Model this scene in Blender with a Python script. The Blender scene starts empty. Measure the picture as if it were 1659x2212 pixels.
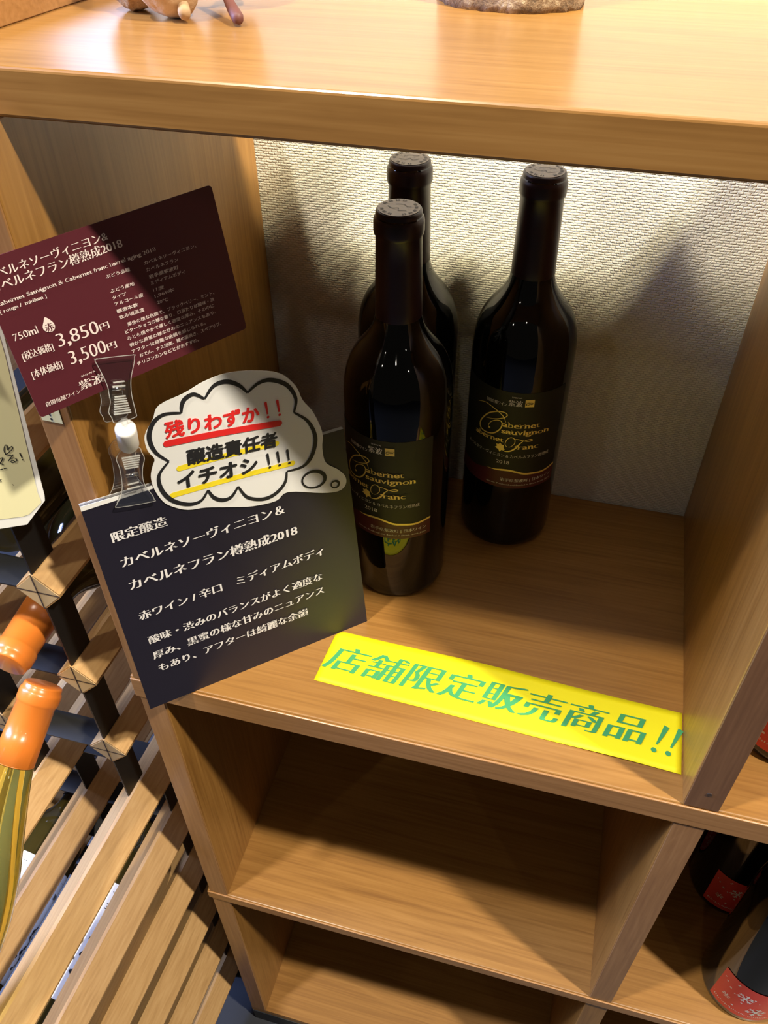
import bpy, bmesh, math, random
from mathutils import Vector, Matrix, noise

random.seed(7)
PI = math.pi
SC = bpy.context.scene
COL = SC.collection

# ------------------------------------------------------------------ camera, world, lights
cam_data = bpy.data.cameras.new('camera')
cam = bpy.data.objects.new('camera', cam_data)
COL.objects.link(cam)
SC.camera = cam
cam_data.sensor_fit = 'VERTICAL'
cam_data.sensor_height = 36.0
cam_data.lens = 36.0 * 1788.15 / 2212.0
cam_data.clip_start = 0.01
rgt, upv, fwd = Vector((0.96583, 0.25902, -0.00871)), Vector((-0.17017, 0.65918, 0.73248)), Vector((-0.19547, 0.70597, -0.68073))
cam.matrix_world = Matrix(((rgt.x, upv.x, -fwd.x, 0.27579), (rgt.y, upv.y, -fwd.y, -0.30054), (rgt.z, upv.z, -fwd.z, 0.49993), (0, 0, 0, 1)))

SC.view_settings.view_transform = 'Standard'
SC.view_settings.look = 'None'
SC.view_settings.gamma = 1.0
SC.view_settings.exposure = 0.0
SC.view_settings.use_curve_mapping = False

world = bpy.data.worlds.new('room_light')
SC.world = world
world.use_nodes = True
bg = world.node_tree.nodes['Background']
bg.inputs[0].default_value = (1.0, 0.88, 0.74, 1)
bg.inputs[1].default_value = 0.042


def lamp(name, kind, loc, target, power, color, size=0.06, **kw):
    d = bpy.data.lights.new(name, kind)
    d.energy = power
    d.color = color
    if kind == 'SPOT':
        d.shadow_soft_size = size
        d.spot_size = math.radians(kw.get('cone', 60))
        d.spot_blend = kw.get('blend', 0.3)
    elif kind == 'AREA':
        d.shape = kw.get('shape', 'DISK')
        d.size = size
        d.size_y = kw.get('size_y', size)
    else:
        d.shadow_soft_size = size
    o = bpy.data.objects.new(name, d)
    COL.objects.link(o)
    o.location = loc
    v = Vector(target) - Vector(loc)
    o.rotation_euler = v.to_track_quat('-Z', 'Y').to_euler()
    return o


WARM = (1.0, 0.90, 0.74)
# ceiling downlights of the shop
lamp('downlight', 'SPOT', (1.48, -0.50, 2.3), (0.25, 0.0, 0.0), 390, WARM, 0.055, cone=90, blend=0.5)
lamp('downlight', 'SPOT', (-0.42, -0.52, 2.3), (0.15, 0.0, 0.0), 180, WARM, 0.055, cone=90, blend=0.5)
lamp('downlight', 'SPOT', (0.35, -1.50, 1.75), (0.3, -0.6, -0.5), 5, WARM, 0.03, cone=100, blend=0.5)
lamp('downlight', 'SPOT', (-1.0, -1.7, 1.75), (-0.6, -1.0, -0.5), 6, WARM, 0.03, cone=110, blend=0.5)
lamp('added_rack_fill', 'SPOT', (-0.75, -1.25, 1.75), (-0.16, -0.02, 0.24), 75, WARM, 0.04, cone=11, blend=0.7)  # not a shop downlight: narrow fill added to lift the cream card and upper rack
lamp('downlight', 'SPOT', (1.7, -1.6, 1.75), (1.4, -1.0, -0.5), 6, WARM, 0.03, cone=110, blend=0.5)
# unseen spots added to brighten the wall through the gap behind the counter
for lx, tx, sp in ((1.0, 0.10, 210), (1.0, 0.21, 210), (1.0, 0.36, 210), (-0.24, 0.09, 120), (-0.24, 0.20, 130), (-0.24, 0.35, 150)):
    lamp('added_wall_spot', 'SPOT', (lx, -0.22, 1.75), (tx, 0.262, 0.36), sp, (1.0, 0.89, 0.57), 0.075, cone=7.0, blend=0.8)
# cool daylight through the shop front
lamp('shop_front_daylight', 'AREA', (-1.5, -0.12, 1.05), (-0.1, -0.05, -0.1), 120, (0.40, 0.53, 1.0), 0.5, shape='RECTANGLE', size_y=0.9)

# ------------------------------------------------------------------ materials

def new_mat(name):
    m = bpy.data.materials.new(name)
    m.use_nodes = True
    nt = m.node_tree
    return m, nt, nt.nodes['Principled BSDF']


def plain(name, color, rough=0.5, metallic=0.0, coat=0.0, trans=0.0, ior=1.5, spec=0.5):
    m, nt, p = new_mat(name)
    p.inputs['Base Color'].default_value = (*color, 1)
    p.inputs['Roughness'].default_value = rough
    p.inputs['Metallic'].default_value = metallic
    p.inputs['Coat Weight'].default_value = coat
    p.inputs['Transmission Weight'].default_value = trans
    p.inputs['IOR'].default_value = ior
    p.inputs['Specular IOR Level'].default_value = spec
    return m


def wood(name, dark, mid, light, axis='X', rough=0.38, coat=0.15, shift=0.0, fine=1.0, spec=0.5):
    m, nt, p = new_mat(name)
    N, L = nt.nodes, nt.links
    tc = N.new('ShaderNodeTexCoord')
    mp = N.new('ShaderNodeMapping')
    s = {'X': (2.2, 26, 26), 'Y': (26, 2.2, 26), 'Z': (26, 26, 2.2)}[axis]
    mp.inputs['Scale'].default_value = tuple(a * fine for a in s)
    mp.inputs['Location'].default_value = (shift, shift * 1.7, shift * 0.6)
    L.new(tc.outputs['Object'], mp.inputs['Vector'])
    n1 = N.new('ShaderNodeTexNoise')
    n1.inputs['Scale'].default_value = 1.0
    n1.inputs['Detail'].default_value = 5
    n1.inputs['Roughness'].default_value = 0.55
    n1.inputs['Distortion'].default_value = 0.8
    L.new(mp.outputs[0], n1.inputs['Vector'])
    # growth rings: bands of the low noise
    mul = N.new('ShaderNodeMath'); mul.operation = 'MULTIPLY'; mul.inputs[1].default_value = 7.0
    L.new(n1.outputs['Fac'], mul.inputs[0])
    fr = N.new('ShaderNodeMath'); fr.operation = 'PINGPONG'; fr.inputs[1].default_value = 0.5
    L.new(mul.outputs[0], fr.inputs[0])
    mp2 = N.new('ShaderNodeMapping')
    s2 = {'X': (9, 420, 420), 'Y': (420, 9, 420), 'Z': (420, 420, 9)}[axis]
    mp2.inputs['Scale'].default_value = s2
    L.new(tc.outputs['Object'], mp2.inputs['Vector'])
    n2 = N.new('ShaderNodeTexNoise')
    n2.inputs['Scale'].default_value = 1.0
    n2.inputs['Detail'].default_value = 3
    L.new(mp2.outputs[0], n2.inputs['Vector'])
    add = N.new('ShaderNodeMath'); add.operation = 'MULTIPLY_ADD'
    add.inputs[1].default_value = 0.40
    L.new(fr.outputs[0], add.inputs[0])
    mul2 = N.new('ShaderNodeMath'); mul2.operation = 'MULTIPLY_ADD'; mul2.inputs[1].default_value = 0.9; mul2.inputs[2].default_value = -0.1
    L.new(n2.outputs['Fac'], mul2.inputs[0])
    L.new(mul2.outputs[0], add.inputs[2])
    rp = N.new('ShaderNodeValToRGB')
    e = rp.color_ramp.elements
    e[0].position = 0.12; e[0].color = (*dark, 1)
    e[1].position = 0.85; e[1].color = (*light, 1)
    k = rp.color_ramp.elements.new(0.45); k.color = (*mid, 1)
    L.new(add.outputs[0], rp.inputs['Fac'])
    L.new(rp.outputs['Color'], p.inputs['Base Color'])
    p.inputs['Roughness'].default_value = rough
    p.inputs['Coat Weight'].default_value = coat
    p.inputs['Coat Roughness'].default_value = 0.2
    p.inputs['Specular IOR Level'].default_value = spec
    b = N.new('ShaderNodeBump'); b.inputs['Strength'].default_value = 0.06; b.inputs['Distance'].default_value = 0.0004
    L.new(n2.outputs['Fac'], b.inputs['Height'])
    L.new(b.outputs[0], p.inputs['Normal'])
    return m


OAK = ((0.215, 0.094, 0.019), (0.305, 0.145, 0.032), (0.39, 0.198, 0.051))
M = {}
M['shelf_wood'] = wood('shelf_wood', *OAK, axis='X', rough=0.42)
M['panel_wood'] = wood('panel_wood', *OAK, axis='Z', shift=3.1, rough=0.42)
M['edge_wood'] = wood('edge_wood', (0.28, 0.13, 0.036), (0.36, 0.175, 0.055), (0.43, 0.22, 0.078), axis='X', shift=5.0, fine=2)
M['edge_wood_upright'] = wood('edge_wood_upright', (0.26, 0.12, 0.042), (0.33, 0.162, 0.058), (0.41, 0.215, 0.085), axis='Z', shift=6.0, fine=2)
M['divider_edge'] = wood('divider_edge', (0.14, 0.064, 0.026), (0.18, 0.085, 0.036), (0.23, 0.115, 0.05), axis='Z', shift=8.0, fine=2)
M['top_wood'] = wood('top_wood', (0.255, 0.118, 0.027), (0.325, 0.158, 0.039), (0.39, 0.202, 0.055), axis='X', rough=0.30, coat=0.35, shift=1.3)
M['bar_wood'] = wood('bar_wood', (0.40, 0.225, 0.082), (0.50, 0.295, 0.115), (0.58, 0.365, 0.16), axis='Y', rough=0.5, shift=2.0, fine=1.6, coat=0.0)
M['end_grain'] = plain('end_grain', (0.50, 0.35, 0.17), 0.75)
M['kerf'] = plain('kerf', (0.05, 0.03, 0.02), 0.8)
M['box_wood'] = wood('box_wood', (0.38, 0.17, 0.045), (0.46, 0.225, 0.065), (0.53, 0.28, 0.09), axis='Y', shift=9)
M['black_steel'] = plain('black_steel', (0.006, 0.006, 0.006), 0.45)
M['plinth'] = plain('plinth', (0.015, 0.016, 0.018), 0.5)
M['bottle_glass'] = plain('bottle_glass', (0.0022, 0.0024, 0.002), 0.035, spec=0.5, ior=1.5)
M['capsule_wine'] = plain('capsule_wine', (0.016, 0.004, 0.007), 0.36)
M['capsule_top'] = plain('capsule_top', (0.16, 0.13, 0.11), 0.35, metallic=0.4)
M['capsule_mark'] = plain('capsule_mark', (0.015, 0.01, 0.012), 0.5)
M['capsule_orange'] = plain('capsule_orange', (0.62, 0.17, 0.022), 0.30, coat=0.25)
M['label_black'] = plain('label_black', (0.014, 0.014, 0.010), 0.6)
M['label_maroon'] = plain('label_maroon', (0.085, 0.010, 0.018), 0.5)
M['gold'] = plain('gold', (0.98, 0.74, 0.22), 0.38, metallic=0.2)
M['label_white'] = plain('label_white', (0.82, 0.78, 0.72), 0.6)
M['label_red'] = plain('label_red', (0.74, 0.065, 0.045), 0.45)
M['paper_white'] = plain('paper_white', (0.80, 0.80, 0.78), 0.6)
M['ink_white'] = plain('ink_white', (0.82, 0.80, 0.80), 0.6)
M['ink_pink'] = plain('ink_pink', (0.78, 0.66, 0.62), 0.6)
M['ink_black'] = plain('ink_black', (0.010, 0.010, 0.012), 0.6)
M['ink_red'] = plain('ink_red', (0.72, 0.015, 0.015), 0.6)
M['ink_yellow'] = plain('ink_yellow', (0.90, 0.72, 0.02), 0.6)
M['ink_green'] = plain('ink_green', (0.055, 0.36, 0.13), 0.6)
M['paper_yellow'] = plain('paper_yellow', (0.97, 0.88, 0.008), 0.55)
M['paper_cream'] = plain('paper_cream', (0.78, 0.74, 0.45), 0.65)
M['card_black'] = plain('card_black', (0.014, 0.012, 0.022), 0.40)
M['card_maroon'] = plain('card_maroon', (0.085, 0.014, 0.021), 0.38)
cpm, cnt, cpp = new_mat('clear_plastic')
cpp = cnt.nodes.new('ShaderNodeBsdfGlossy'); cpp.inputs['Color'].default_value = (1, 1, 1, 1); cpp.inputs['Roughness'].default_value = 0.06
ctr = cnt.nodes.new('ShaderNodeBsdfTransparent'); ctr.inputs[0].default_value = (0.93, 0.93, 0.93, 1)
cmx = cnt.nodes.new('ShaderNodeMixShader')
clw = cnt.nodes.new('ShaderNodeLayerWeight'); clw.inputs['Blend'].default_value = 0.35
cmr = cnt.nodes.new('ShaderNodeMapRange'); cmr.inputs['From Min'].default_value = 0.0; cmr.inputs['From Max'].default_value = 1.0; cmr.inputs['To Min'].default_value = 0.07; cmr.inputs['To Max'].default_value = 0.75
cnt.links.new(clw.outputs['Facing'], cmr.inputs['Value']); cnt.links.new(cmr.outputs[0], cmx.inputs[0])
cnt.links.new(ctr.outputs[0], cmx.inputs[1]); cnt.links.new(cpp.outputs[0], cmx.inputs[2])
cnt.links.new(cmx.outputs[0], cnt.nodes['Material Output'].inputs['Surface'])
M['clear_plastic'] = cpm
M['rim_plastic'] = plain('rim_plastic', (0.80, 0.80, 0.76), 0.15, trans=0.55, ior=1.2)
M['milky_plastic'] = plain('milky_plastic', (0.86, 0.85, 0.82), 0.4)
M['steel'] = plain('steel', (0.75, 0.76, 0.78), 0.18, metallic=1.0)
M['yellow_glass'] = plain('yellow_glass', (0.72, 0.60, 0.12), 0.02, trans=0.92, ior=1.33)
M['green_glass'] = plain('green_glass', (0.035, 0.026, 0.006), 0.06)
M['floor_dark'] = plain('floor_dark', (0.030, 0.034, 0.045), 0.5)
M['twig_pale'] = plain('twig_pale', (0.50, 0.33, 0.18), 0.7)
M['twig_red'] = plain('twig_red', (0.16, 0.055, 0.045), 0.55)
M['window_frame'] = plain('window_frame', (0.5, 0.5, 0.5), 0.5)


def wallpaper():
    m, nt, p = new_mat('woven_wallpaper')
    N, L = nt.nodes, nt.links
    tc = N.new('ShaderNodeTexCoord')
    sep = N.new('ShaderNodeSeparateXYZ'); L.new(tc.outputs['Object'], sep.inputs[0])
    cmb = N.new('ShaderNodeCombineXYZ')
    L.new(sep.outputs['X'], cmb.inputs['X']); L.new(sep.outputs['Z'], cmb.inputs['Y'])
    ns = N.new('ShaderNodeTexNoise'); ns.inputs['Scale'].default_value = 320; ns.inputs['Detail'].default_value = 2
    L.new(tc.outputs['Object'], ns.inputs['Vector'])
    mx = N.new('ShaderNodeVectorMath'); mx.operation = 'MULTIPLY_ADD'
    mx.inputs[1].default_value = (0.0016, 0.0011, 0.0)
    L.new(ns.outputs['Color'], mx.inputs[0]); L.new(cmb.outputs[0], mx.inputs[2])
    br = N.new('ShaderNodeTexBrick')
    br.inputs['Scale'].default_value = 1.0
    br.inputs['Brick Width'].default_value = 0.0044
    br.inputs['Row Height'].default_value = 0.0019
    br.inputs['Mortar Size'].default_value = 0.00050
    br.inputs['Mortar Smooth'].default_value = 1.0
    br.inputs['Color1'].default_value = (1, 1, 1, 1)
    br.inputs['Color2'].default_value = (0.8, 0.8, 0.8, 1)
    br.inputs['Mortar'].default_value = (0, 0, 0, 1)
    L.new(mx.outputs[0], br.inputs['Vector'])
    n3 = N.new('ShaderNodeTexNoise'); n3.inputs['Scale'].default_value = 700; n3.inputs['Detail'].default_value = 2
    L.new(tc.outputs['Object'], n3.inputs['Vector'])
    ad = N.new('ShaderNodeMath'); ad.operation = 'MULTIPLY_ADD'; ad.inputs[1].default_value = 0.35
    L.new(n3.outputs['Fac'], ad.inputs[0]); L.new(br.outputs['Color'], ad.inputs[2])
    b = N.new('ShaderNodeBump'); b.inputs['Strength'].default_value = 0.75; b.inputs['Distance'].default_value = 0.0009
    L.new(ad.outputs[0], b.inputs['Height']); L.new(b.outputs[0], p.inputs['Normal'])
    p.inputs['Base Color'].default_value = (0.74, 0.70, 0.62, 1)
    p.inputs['Roughness'].default_value = 0.75
    p.inputs['Specular IOR Level'].default_value = 0.3
    return m


def bark(name, c0, c1, c2, scale, dist):
    m, nt, p = new_mat(name)
    N, L = nt.nodes, nt.links
    tc = N.new('ShaderNodeTexCoord')
    n = N.new('ShaderNodeTexNoise'); n.inputs['Scale'].default_value = scale; n.inputs['Detail'].default_value = 6; n.inputs['Roughness'].default_value = 0.7
    L.new(tc.outputs['Object'], n.inputs['Vector'])
    rp = N.new('ShaderNodeValToRGB')
    e = rp.color_ramp.elements
    e[0].position = 0.33; e[0].color = (*c0, 1); e[1].position = 0.72; e[1].color = (*c2, 1)
    k = rp.color_ramp.elements.new(0.5); k.color = (*c1, 1)
    L.new(n.outputs['Fac'], rp.inputs['Fac']); L.new(rp.outputs['Color'], p.inputs['Base Color'])
    b = N.new('ShaderNodeBump'); b.inputs['Strength'].default_value = 1.0; b.inputs['Distance'].default_value = dist
    L.new(n.outputs['Fac'], b.inputs['Height']); L.new(b.outputs[0], p.inputs['Normal'])
    p.inputs['Roughness'].default_value = 0.85
    return m


M['wallpaper'] = wallpaper()
M['bark'] = bark('bark', (0.05, 0.03, 0.02), (0.26, 0.17, 0.10), (0.62, 0.50, 0.34), 130, 0.003)
M['cork'] = bark('cork', (0.20, 0.09, 0.035), (0.50, 0.29, 0.12), (0.66, 0.44, 0.22), 160, 0.002)
M['peeled_wood'] = bark('peeled_wood', (0.45, 0.28, 0.14), (0.62, 0.42, 0.24), (0.70, 0.52, 0.32), 70, 0.001)
pane, nt_, p_ = new_mat('daylit_pane')
p_.inputs['Emission Color'].default_value = (0.62, 0.68, 1.0, 1)
p_.inputs['Emission Strength'].default_value = 4.0
p_.inputs['Base Color'].default_value = (0.1, 0.1, 0.1, 1)
M['daylit_pane'] = pane

# ------------------------------------------------------------------ mesh helpers

def link(name, me, mat, parent=None, smooth=False, loc=None, **props):
    if mat is not None:
        me.materials.append(mat)
    if smooth:
        for f in me.polygons:
            f.use_smooth = True
    o = bpy.data.objects.new(name, me)
    COL.objects.link(o)
    if parent is not None:
        o.parent = parent
        if loc is None:
            base = Vector((0, 0, 0))
            q = parent
            while q is not None:
                base += q.location
                q = q.parent
            o.location = -base
        else:
            o.location = loc
    for k, v in props.items():
        o[k] = v
    return o


def mesh(verts, faces):
    me = bpy.data.meshes.new('mesh')
    me.from_pydata([tuple(v) for v in verts], [], faces)
    me.validate()
    bm = bmesh.new(); bm.from_mesh(me)
    bmesh.ops.recalc_face_normals(bm, faces=bm.faces)
    bm.to_mesh(me); bm.free()
    return me


def flat_mesh(verts, faces):
    me = bpy.data.meshes.new('mesh')
    me.from_pydata([tuple(v) for v in verts], [], faces)
    return me


def empty(name, label, cat, loc=(0, 0, 0), group=None):
    o = bpy.data.objects.new(name, None)
    o.empty_display_size = 0.02
    COL.objects.link(o)
    o.location = loc
    o['label'] = label
    o['category'] = cat
    if group:
        o['group'] = group
    return o


def box_me(x0, x1, y0, y1, z0, z1, bev=0.0008, seg=2):
    bm = bmesh.new()
    bmesh.ops.create_cube(bm, size=1.0)
    for v in bm.verts:
        v.co = Vector((x0 + (v.co.x + .5) * (x1 - x0), y0 + (v.co.y + .5) * (y1 - y0), z0 + (v.co.z + .5) * (z1 - z0)))
    if bev:
        bmesh.ops.bevel(bm, geom=list(bm.edges), offset=bev, segments=seg, profile=0.5, affect='EDGES')
    me = bpy.data.meshes.new('mesh'); bm.to_mesh(me); bm.free()
    return me


def lathe(profile, seg=64, cap0=True, cap1=True):
    V, F = [], []
    n = len(profile)
    for r, z in profile:
        for i in range(seg):
            a = 2 * PI * i / seg
            V.append((r * math.cos(a), r * math.sin(a), z))
    for k in range(n - 1):
        for i in range(seg):
            j = (i + 1) % seg
            F.append((k * seg + i, k * seg + j, (k + 1) * seg + j, (k + 1) * seg + i))
    if cap0:
        F.append(tuple(range(seg - 1, -1, -1)))
    if cap1:
        F.append(tuple((n - 1) * seg + i for i in range(seg)))
    return flat_mesh(V, F)


def catmull(pts, n=6, closed=False):
    out = []
    m = len(pts)
    rng = range(m) if closed else range(m - 1)
    for i in rng:
        if closed:
            p0, p1, p2, p3 = pts[(i - 1) % m], pts[i], pts[(i + 1) % m], pts[(i + 2) % m]
        else:
            p0, p1, p2, p3 = pts[max(i - 1, 0)], pts[i], pts[i + 1], pts[min(i + 2, m - 1)]
        for k in range(n):
            t = k / n
            out.append(tuple(0.5 * ((2 * b) + (c - a) * t + (2 * a - 5 * b + 4 * c - d) * t * t + (-a + 3 * b - 3 * c + d) * t ** 3) for a, b, c, d in zip(p0, p1, p2, p3)))
    if not closed:
        out.append(tuple(pts[-1]))
    return out


def ribbon2d(pts, width, closed=False):
    """flat stroke along 2D points; width is a number or a list per point; returns verts2d, faces"""
    n = len(pts)
    V, F = [], []
    for i, p in enumerate(pts):
        a = pts[(i - 1) % n] if (closed or i > 0) else pts[i]
        b = pts[(i + 1) % n] if (closed or i < n - 1) else pts[i]
        t = Vector((b[0] - a[0], b[1] - a[1]))
        t = t.normalized() if t.length > 1e-9 else Vector((1, 0))
        w = (width[i] if isinstance(width, list) else width) / 2
        V.append((p[0] - t.y * w, p[1] + t.x * w))
        V.append((p[0] + t.y * w, p[1] - t.x * w))
    for i in range(n if closed else n - 1):
        j = (i + 1) % n
        F.append((2 * i, 2 * i + 1, 2 * j + 1, 2 * j))
    return V, F


def dot2d(c, r, n=14):
    return [(c[0] + r * math.cos(2 * PI * k / n), c[1] + r * math.sin(2 * PI * k / n)) for k in range(n)], [tuple(range(n))]


_glyphs = {}


def area(VF):
    V, F = VF
    t = 0.0
    for f in F:
        a = V[f[0]]
        for i in range(1, len(f) - 1):
            b, c = V[f[i]], V[f[i + 1]]
            t += abs((b[0] - a[0]) * (c[1] - a[1]) - (b[1] - a[1]) * (c[0] - a[0])) / 2
    return t


def thin_glyphs(text, offset):
    """the text with its strokes thinned, each character checked against its plain form"""
    key = ('thin', text, offset)
    if key not in _glyphs:
        V, F = [], []
        for i, ch in enumerate(text):
            if ch in ' \u3000':
                continue
            g0, g1 = glyphs(ch, 0.0), glyphs(ch, offset)
            a0, a1 = area(g0), area(g1)
            g = g1 if 0.50 * a0 < a1 < 0.98 * a0 else g0
            d = adv(text[:i])
            b = len(V)
            V += [(x + d, y) for x, y in g[0]]
            F += [tuple(k + b for k in f) for f in g[1]]
        _glyphs[key] = (V, F)
    return _glyphs[key]


def glyphs(text, offset=0.0):
    key = (text, offset)
    if key not in _glyphs:
        c = bpy.data.curves.new('t', 'FONT')
        c.body = text
        c.size = 1.0
        c.resolution_u = 3
        c.offset = offset
        o = bpy.data.objects.new('t', c)
        COL.objects.link(o)
        dg = bpy.context.evaluated_depsgraph_get()
        me = bpy.data.meshes.new_from_object(o.evaluated_get(dg))
        V = [(v.co.x, v.co.y) for v in me.vertices]
        F = [tuple(p.vertices) for p in me.polygons]
        bpy.data.objects.remove(o); bpy.data.curves.remove(c); bpy.data.meshes.remove(me)
        _glyphs[key] = (V, F)
    return _glyphs[key]


class Ink:
    """collects flat 2D shapes, then lays them on a surface through fn(u, v)"""
    def __init__(s):
        s.V, s.F = [], []

    def add(s, VF):
        b = len(s.V)
        s.n = getattr(s, 'n', 0) + 1
        s.V += [(p[0], p[1], (s.n % 40) * 5e-6) for p in VF[0]]
        s.F += [tuple(i + b for i in f) for f in VF[1]]

    def text(s, txt, p0, p1, h=None, style='sans', bold=0.0, base=None, shear=0.0):
        """ink runs from p0 to p1 (left and right foot); h = em height"""
        if style == 'sans':
            V, F = glyphs(txt, 0.0)
        else:
            V, F = thin_glyphs(txt, {'serif': -0.020, 'mincho': -0.014}[style])
        x0, x1 = min(v[0] for v in V), max(v[0] for v in V)
        du, dv = p1[0] - p0[0], p1[1] - p0[1]
        Ln = math.hypot(du, dv)
        cu, cv = du / Ln, dv / Ln
        sx = Ln / (x1 - x0)
        sy = h if h else sx
        cjk = any(ord(ch) > 0x2000 for ch in txt)
        yb = (0.07 if cjk else 0.0) if base is None else base
        shifts = {'sans': (0.0,), 'serif': (-0.028, -0.009, 0.009, 0.028), 'mincho': (-0.026, -0.009, 0.009, 0.026)}[style]
        if style != 'sans' and bold:
            shifts = tuple(q * (1 + bold) for q in shifts)
        lifts = [(q, 0.0) for q in shifts]
        if style == 'sans' and bold > 0:
            lifts = [(bold * math.cos(q * PI / 4), bold * math.sin(q * PI / 4)) for q in range(8)]
        for sh, lift in lifts:
            W = []
            for x, y in V:
                yy = (y + yb + lift) * sy
                a = (x - x0 + sh) * sx + shear * yy
                W.append((p0[0] + a * cu - yy * cv, p0[1] + a * cv + yy * cu))
            s.add((W, F))
        if style == 'serif':
            s.serifs(txt, p0, cu, cv, sx, sy, x0)

    def serifs(s, txt, p0, cu, cv, sx, sy, x0):
        feet = {'r': (.16,), 'n': (.16, .80), 'm': (.11, .5, .88), 'i': (.5,), 'l': (.5,), 'f': (.45,), '1': (.55,), 'h': (.16, .82), 'F': (.2,), 'u': (.86,), 'p': (), 'd': (.86,), 'H': (.2, .8), 'I': (.5,), 'A': (.05, .95), 'P': (.2,)}
        tops = {'n': .16, 'r': .16, 'm': .11, 'u': .16, 'v': .1, 'i': .5}
        hi = {'b': .16, 'l': .5, 'd': .86, 'h': .16}
        pos = 0.0
        for i, ch in enumerate(txt):
            a = adv(txt[:i]); b = adv(txt[:i + 1]); w = b - a
            for f in feet.get(ch, ()):
                s.bar(a + f * w - x0, 0.018, .17, p0, cu, cv, sx, sy)
            if ch in tops:
                s.bar(a + tops[ch] * w - x0 - .04, .525, .10, p0, cu, cv, sx, sy)
            if ch in hi:
                s.bar(a + hi[ch] * w - x0 - .04, .72, .10, p0, cu, cv, sx, sy)

    def bar(s, x, y, w, p0, cu, cv, sx, sy):
        Q = []
        for ax, ay in ((x - w / 2, y - .018), (x + w / 2, y - .018), (x + w / 2, y + .018), (x - w / 2, y + .018)):
            a, yy = ax * sx, ay * sy
            Q.append((p0[0] + a * cu - yy * cv, p0[1] + a * cv + yy * cu))
        s.add((Q, [(0, 1, 2, 3)]))

    def poly(s, pts):
        s.add((list(pts), [tuple(range(len(pts)))]))

    def stroke(s, pts, w, closed=False):
        s.add(ribbon2d(pts, w, closed))

    def lay(s, name, fn, mat, parent, **kw):
        me = flat_mesh([fn(*p) for p in s.V], s.F)
        return link(name, me, mat, parent, **kw)


_adv = {}


def adv(t):
    if not t:
        return 0.0
    if t not in _adv:
        V, F = glyphs(t + '|', 0.0)
        _adv[t] = max(v[0] for v in V)
    V, F = glyphs('|', 0.0)
    return _adv[t] - max(v[0] for v in V)


class Frame:
    def __init__(s, d):
        s.O, s.u, s.v, s.n = (Vector(d[k]) for k in 'Ouvn')

    def at(s, off=0.0):
        return lambda u, v, w=0.0: s.O + s.u * u + s.v * v + s.n * (off + w)

    def sheet(s, poly, thick, off=0.0):
        """prism of the outline: front face at off, back face at off - thick"""
        n = len(poly)
        V = [s.at(off)(*p) for p in poly] + [s.at(off - thick)(*p) for p in poly]
        F = [tuple(range(n)), tuple(range(2 * n - 1, n - 1, -1))] + [(i, i + n, (i + 1) % n + n, (i + 1) % n) for i in range(n)]
        return mesh(V, F)


def tube(pts, radii, seg=12):
    V, F = [], []
    n = len(pts)
    pts = [Vector(p) for p in pts]
    up = Vector((0.13, 0.21, 0.97))
    for i, p in enumerate(pts):
        t = (pts[min(i + 1, n - 1)] - pts[max(i - 1, 0)]).normalized()
        a = t.cross(up)
        if a.length < 1e-3:
            a = t.cross(Vector((1, 0, 0)))
        a.normalize(); b = t.cross(a)
        r = radii[i] if isinstance(radii, (list, tuple)) else radii
        for k in range(seg):
            q = 2 * PI * k / seg
            V.append(p + a * (r * math.cos(q)) + b * (r * math.sin(q)))
    for i in range(n - 1):
        for k in range(seg):
            j = (k + 1) % seg
            F.append((i * seg + k, i * seg + j, (i + 1) * seg + j, (i + 1) * seg + k))
    F.append(tuple(range(seg - 1, -1, -1)))
    F.append(tuple((n - 1) * seg + k for k in range(seg)))
    return mesh(V, F)


def join_me(ms):
    bm = bmesh.new()
    for m in ms:
        bm.from_mesh(m)
    me = bpy.data.meshes.new('mesh'); bm.to_mesh(me); bm.free()
    return me


def dup(root, loc, rotz, label=None):
    def cp(o, par):
        c = o.copy()
        COL.objects.link(c)
        c.parent = par
        for ch in list(o.children):
            cp(ch, c)
        return c
    r = cp(root, None)
    r.location = loc
    r.rotation_euler = (0, 0, rotz)
    if label:
        r['label'] = label
    return r


# ------------------------------------------------------------------ the setting
FLOOR_Z = -0.785
WALL_Y = 0.281
TOP_Z0, TOP_Z1 = 0.3849, 0.4052
D_BOARD = 0.210


def structure(name, me, mat, **kw):
    o = link(name, me, mat, **kw)
    o['kind'] = 'structure'
    return o


structure('floor', box_me(-3, 3, -3, 2.6, FLOOR_Z - 0.05, FLOOR_Z, 0), M['floor_dark'])
structure('wall_back', box_me(-0.062, 3, WALL_Y, WALL_Y + 0.1, FLOOR_Z, 1.9, 0), M['wallpaper'])
structure('wall_far', box_me(-3, -0.062, 2.5, 2.6, FLOOR_Z, 1.9, 0), M['wallpaper'])
wf = structure('window_1', join_me([box_me(-1.70, -1.63, 2.44, 2.5, 0.35, 1.75), box_me(-1.15, -1.08, 2.44, 2.5, 0.35, 1.75), box_me(-1.70, -1.08, 2.44, 2.5, 1.70, 1.75), box_me(-1.70, -1.08, 2.44, 2.5, 0.35, 0.40)]), M['window_frame'])
link('pane', box_me(-1.63, -1.15, 2.47, 2.49, 0.40, 1.70, 0), M['daylit_pane'], wf)

# ------------------------------------------------------------------ shelf unit
X_R = 0.86
Z2, Z3 = -0.3705, -0.7422
unit = empty('shelf_unit', 'brown wooden shelf unit with open compartments under the counter top', 'shelf', (0.2, 0.14, FLOOR_Z))
P = lambda name, me, mat, **kw: link(name, me, mat, unit, **kw)
B_ = 0.0009
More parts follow.
